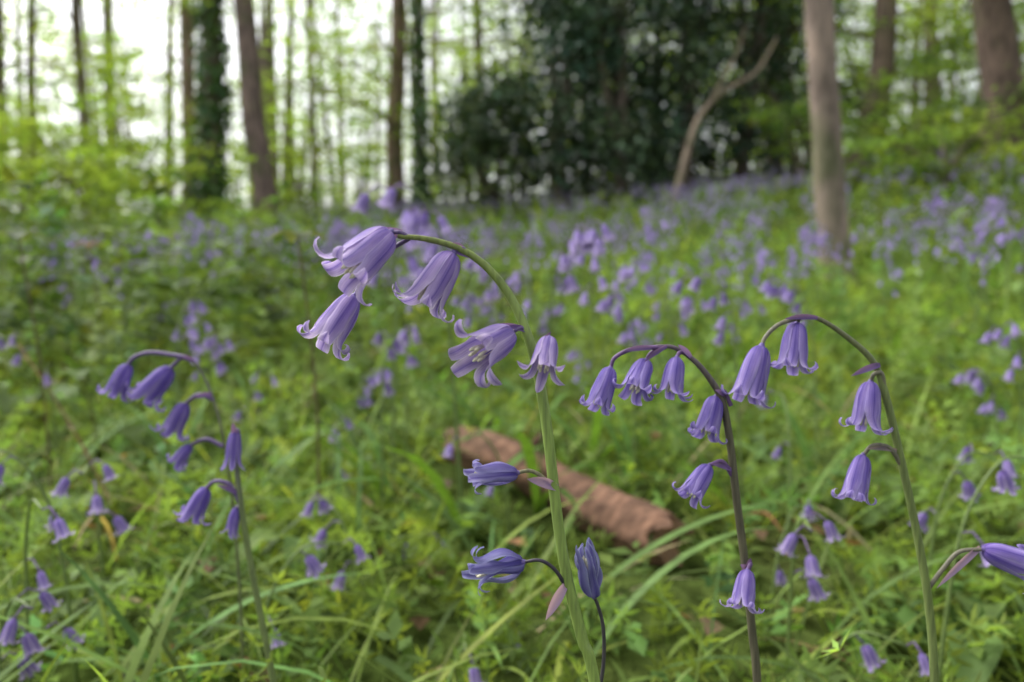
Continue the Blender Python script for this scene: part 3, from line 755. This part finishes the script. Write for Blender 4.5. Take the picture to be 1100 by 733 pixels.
BK = (.19, .14, .12); BK2 = (.27, .185, .145)
tree('beech_tree', 288, 13, 266, 25, BK, 16, limbs=9, z0=4.2)
tree('ivy_covered_tree', 226, 13.5, 234, 22, BK, 16, ivy=6500, limbs=7, z0=4.5)
tree('beech_tree', 424, 17, 430, 19, BK2, 16, limbs=12, z0=2.2)
tree('ivy_covered_tree', 455, 16, 449, 10, BK, 15, ivy=3500, limbs=9, z0=3)
tree('beech_tree', 205, 19, 208, 15, BK2, 16, limbs=10, z0=2.5)
tree('beech_tree', 98, 16, 92, 12, BK, 15, limbs=10, z0=2)
tree('beech_tree', 36, 17, 44, 10, BK, 15, limbs=10, z0=2)
tree('beech_tree', -2, 15, 6, 18, BK, 15, limbs=9, z0=2)
tree('beech_tree', 520, 21, 512, 12, BK, 15, limbs=13, z0=1.8)
tree('beech_tree', 340, 24, 336, 8, BK, 15, limbs=10, z0=1.5)
tree('beech_tree', 120, 22, 122, 9, BK, 15, limbs=10, z0=1.5)
tree('sycamore_tree', 905, 4.0, 884, 30, (.25, .195, .16), 13, limbs=7, z0=5, llen=2.4, bend=-.06)
tree('sycamore_tree', 905, 13, 948, 26, (.16, .12, .09), 14, limbs=14, z0=2.4, bend=.2)
tree('sycamore_tree', 1072, 9.5, 1048, 40, (.14, .10, .08), 13, limbs=13, z0=2.2, bend=.12)
tree('sycamore_tree', 1140, 12, 1160, 40, (.14, .10, .08), 14, limbs=12, z0=1.8)
tree('sycamore_tree', 830, 17, 822, 18, BK, 14, limbs=12, z0=2)
tree('sycamore_tree', 1000, 19, 990, 16, BK, 14, limbs=12, z0=1.5)

A = Acc(); b = site(722, 205, 11.5); b[2] = H(b[0], b[1]) - .05
pts = [b, site(738, 165, 11.5), site(752, 125, 11.6), site(778, 98, 11.7), site(812, 78, 11.9), site(835, 40, 12)]
pts, rr = smooth_path(pts, [.07, .055, .045, .035, .028, .015], 5); v, q = tube(pts, rr, 10, wob=.06); A.add(v, q, (.28, .22, .17))
pts, rr = smooth_path([pts[12], site(790, 60, 11.5), site(800, 30, 11.3)], [.03, .02, .01], 5); v, q = tube(pts, rr, 8, wob=.05); A.add(v, q, (.28, .22, .17))
A.build('dead_branch', [M_bark])

def holly(px, d, h, w, n, col=(.06, .10, .055)):
    A = Acc(); b = site(px, 220, d); b[2] = H(b[0], b[1])
    for k in range(3):
        e = b + np.array([rng.normal(0, w * .3), rng.normal(0, w * .3), h * .9]); m = (b + e) / 2 + np.array([rng.normal(0, .15), 0, 0])
        pts, rr = smooth_path([b + np.array([k * .1, 0, -.1]), m, e], [.09, .06, .03], 6); v, q = tube(pts, rr, 8, wob=.05); A.add(v, q, (.16, .13, .11), None, 0)
    nc = int(n / 50); t = rng.uniform(0.02, 1, nc) ** .9
    a = rng.uniform(0, 6.28, nc); prof = w * np.sin(np.pi * (.18 + .8 * t)) ** .6 * rng.uniform(.3, 1.15, nc)
    C = b + np.stack([np.cos(a) * prof, np.sin(a) * prof, .1 + t * h], -1)
    off = rng.normal(0, .22, (nc, 50, 3)) * np.array([1.2, 1.2, .8]); P = (C[:, None] + off).reshape(-1, 3); N = len(P)
    D = unit(rng.normal(0, 1, (N, 3)) + np.array([0, 0, -.4])); Nn = unit(rng.normal(0, .6, (N, 3)) + np.array([0, 0, .8]))
    ls = rng.uniform(.10, .17, N)
    c = np.repeat(vary(col, nc, .4), 50, 0) * rng.uniform(.7, 1.5, (N, 1))
    v, q, cc = leaves(P, D, Nn, ls, ls * .65, .12, c); A.add(v, q, cc, None, 1)
    A.build('holly_tree', [M_bark, M_dark])
holly(598, 14.5, 6.5, 1.0, 6000)
holly(665, 14, 7.5, 1.3, 8000)
holly(730, 14.5, 7.5, 1.2, 7000)
holly(790, 15, 7.5, 1.2, 7000)
holly(530, 15, 2.6, 1.1, 4500, (.075, .12, .055))
holly(625, 16.5, 7.0, 1.4, 6500)
holly(700, 16.5, 7.5, 1.7, 7000)
holly(850, 16, 5, 1.2, 5000, (.07, .12, .045))

def sapling(name, px, d, h, w, ncl, leafn=40, lsz=.10, col=CAN, low=.15):
    A = Acc(); b = site(px, 230, d); b[2] = H(b[0], b[1]) - .03
    cents = []
    for k in range(6):
        a = rng.uniform(0, 6.28); e = b + np.array([math.cos(a) * w * .7, math.sin(a) * w * .7, h * rng.uniform(.6, 1)])
        m = b + (e - b) * .5 + np.array([-math.cos(a) * .1, -math.sin(a) * .1, h * .08])
        pts, rr = smooth_path([b, m, e], [.022, .015, .005], 8); v, q = tube(pts, rr, 6); A.add(v, q, (.15, .12, .09), None, 0)
        for _ in range(ncl // 6):
            t = rng.uniform(low, 1); c0 = pts[int(t * (len(pts) - 1))]; c1 = c0 + rng.normal(0, .45, 3) * np.array([w, w, .35])
            v, q = tube([c0, (c0 + c1) / 2 + np.array([0, 0, .03]), c1], [.006, .004, .002], 4); A.add(v, q, (.15, .12, .09), None, 0)
            cents.append(c1)
    sprays(A, cents, .38 * max(.8, w * .7), leafn, lsz, col)
    A.build(name, [M_bark, M_canopy])
for (px, d, h, w, nc) in [(30, 9, 1.5, 1.3, 42), (110, 10, 1.8, 1.3, 42), (180, 11, 1.6, 1.2, 36), (-60, 9, 2.4, 1.4, 36), (150, 13, 3.6, 1.3, 36), (60, 14, 2.8, 1.6, 42), (0, 13, 2.6, 1.6, 36), (330, 15, 2.4, 1.2, 36), (385, 17, 3.2, 1.3, 36), (480, 18, 3.6, 1.2, 36), (550, 17, 6.2, 1.4, 54), (320, 19, 6.0, 1.7, 36), (250, 18, 2.8, 1.5, 42), (490, 20, 7, 1.6, 42), (170, 20, 4, 2, 36), (30, 20, 3.2, 2, 36)]:
    sapling('beech_sapling', px, d, h, w, nc, col=(.19, .29, .06) if d < 12 else CAN)
for (px, d, h, w, nc) in [(860, 12, 2.4, 1.1, 30), (930, 15, 3.6, 1.4, 36), (990, 13, 3.4, 1.3, 42), (1040, 11, 2.0, 1.2, 36), (1100, 12, 3.8, 1.4, 42), (1015, 8.5, .9, .9, 30), (1120, 8.5, 1.6, 1.1, 36), (960, 10.5, 1.1, 1.0, 30), (890, 18, 5.5, 1.5, 48), (1060, 18, 5.5, 1.8, 48), (970, 20, 6.5, 1.8, 54), (830, 20, 6.5, 1.5, 42)]:
    sapling('hazel_bush', px, d, h, w, nc, col=(.15, .235, .06))

A = Acc(); tr = []
for k in range(84):
    y = rng.uniform(27, 62); x = rng.uniform(-.85, .95) * y
    right = x / y > .0
    z = float(H(x, y)); h = rng.uniform(11, 17); r = rng.uniform(.1, .22)
    dx = rng.normal(0, .5)
    pts, rr = smooth_path([(x, y, z - .2), (x + dx * .4, y, z + h * .4), (x + dx, y, z + h)], [r, r * .7, r * .2], 4)
    v, q = tube(pts, rr, 7, wob=.04); A.add(v, q, BK, None, 0)
    nc = int(rng.uniform(8, 13)) if not right else 30
    t = rng.uniform(.05 if not right else .02, 1, nc) ** (1.2 if not right else 1); C = np.stack([x + dx * t + rng.normal(0, 1.9, nc), y + rng.normal(0, 1.6, nc), z + h * t], -1)
    tr.append(C)
sprays(A, np.concatenate(tr), 1.7, 30, .28, (.23, .35, .08), .3)
A.build('distant_trees', [M_bark, M_canopy])

# ------------------------------------------------------------------ light, sky, camera
w = bpy.data.worlds.new('World'); sc.world = w; w.use_nodes = True
nt = w.node_tree; nt.nodes.clear()
sky = nt.nodes.new('ShaderNodeTexSky'); sky.sky_type = 'NISHITA'; sky.sun_disc = False
SE, SR = math.radians(52), math.radians(-60)
sky.sun_elevation = SE; sky.sun_rotation = SR; sky.air_density = 1.0; sky.dust_density = 5; sky.ozone_density = 1
hs = nt.nodes.new('ShaderNodeHueSaturation'); hs.inputs['Saturation'].default_value = .2; hs.inputs['Value'].default_value = 2.35
bg = nt.nodes.new('ShaderNodeBackground'); bg.inputs[1].default_value = .15
ow = nt.nodes.new('ShaderNodeOutputWorld')
nt.links.new(sky.outputs[0], hs.inputs['Color']); nt.links.new(hs.outputs[0], bg.inputs[0]); nt.links.new(bg.outputs[0], ow.inputs[0])
sd = bpy.data.lights.new('sun', 'SUN'); sd.energy = 1.2; sd.angle = math.radians(35); sd.color = (1, .97, .92)
so = bpy.data.objects.new('sun', sd); sc.collection.objects.link(so)
dv = mathutils.Vector((math.sin(SR) * math.cos(SE), math.cos(SR) * math.cos(SE), math.sin(SE)))
so.rotation_euler = dv.to_track_quat('Z', 'Y').to_euler()

cd = bpy.data.cameras.new('camera'); co = bpy.data.objects.new('camera', cd); sc.collection.objects.link(co)
co.location = CAM; co.rotation_euler = (math.radians(90) - PITCH, 0, 0)
cd.lens = 26; cd.sensor_width = 36; cd.clip_start = .01; cd.clip_end = 1500
cd.dof.use_dof = True; cd.dof.focus_distance = .25; cd.dof.aperture_fstop = 8.0
sc.camera = co
sc.view_settings.view_transform = 'Standard'; sc.view_settings.look = 'None'; sc.view_settings.exposure = 0
print('log', da_, db_, 'quads', sum(len(o.data.polygons) for o in bpy.data.objects if o.type == 'MESH'))
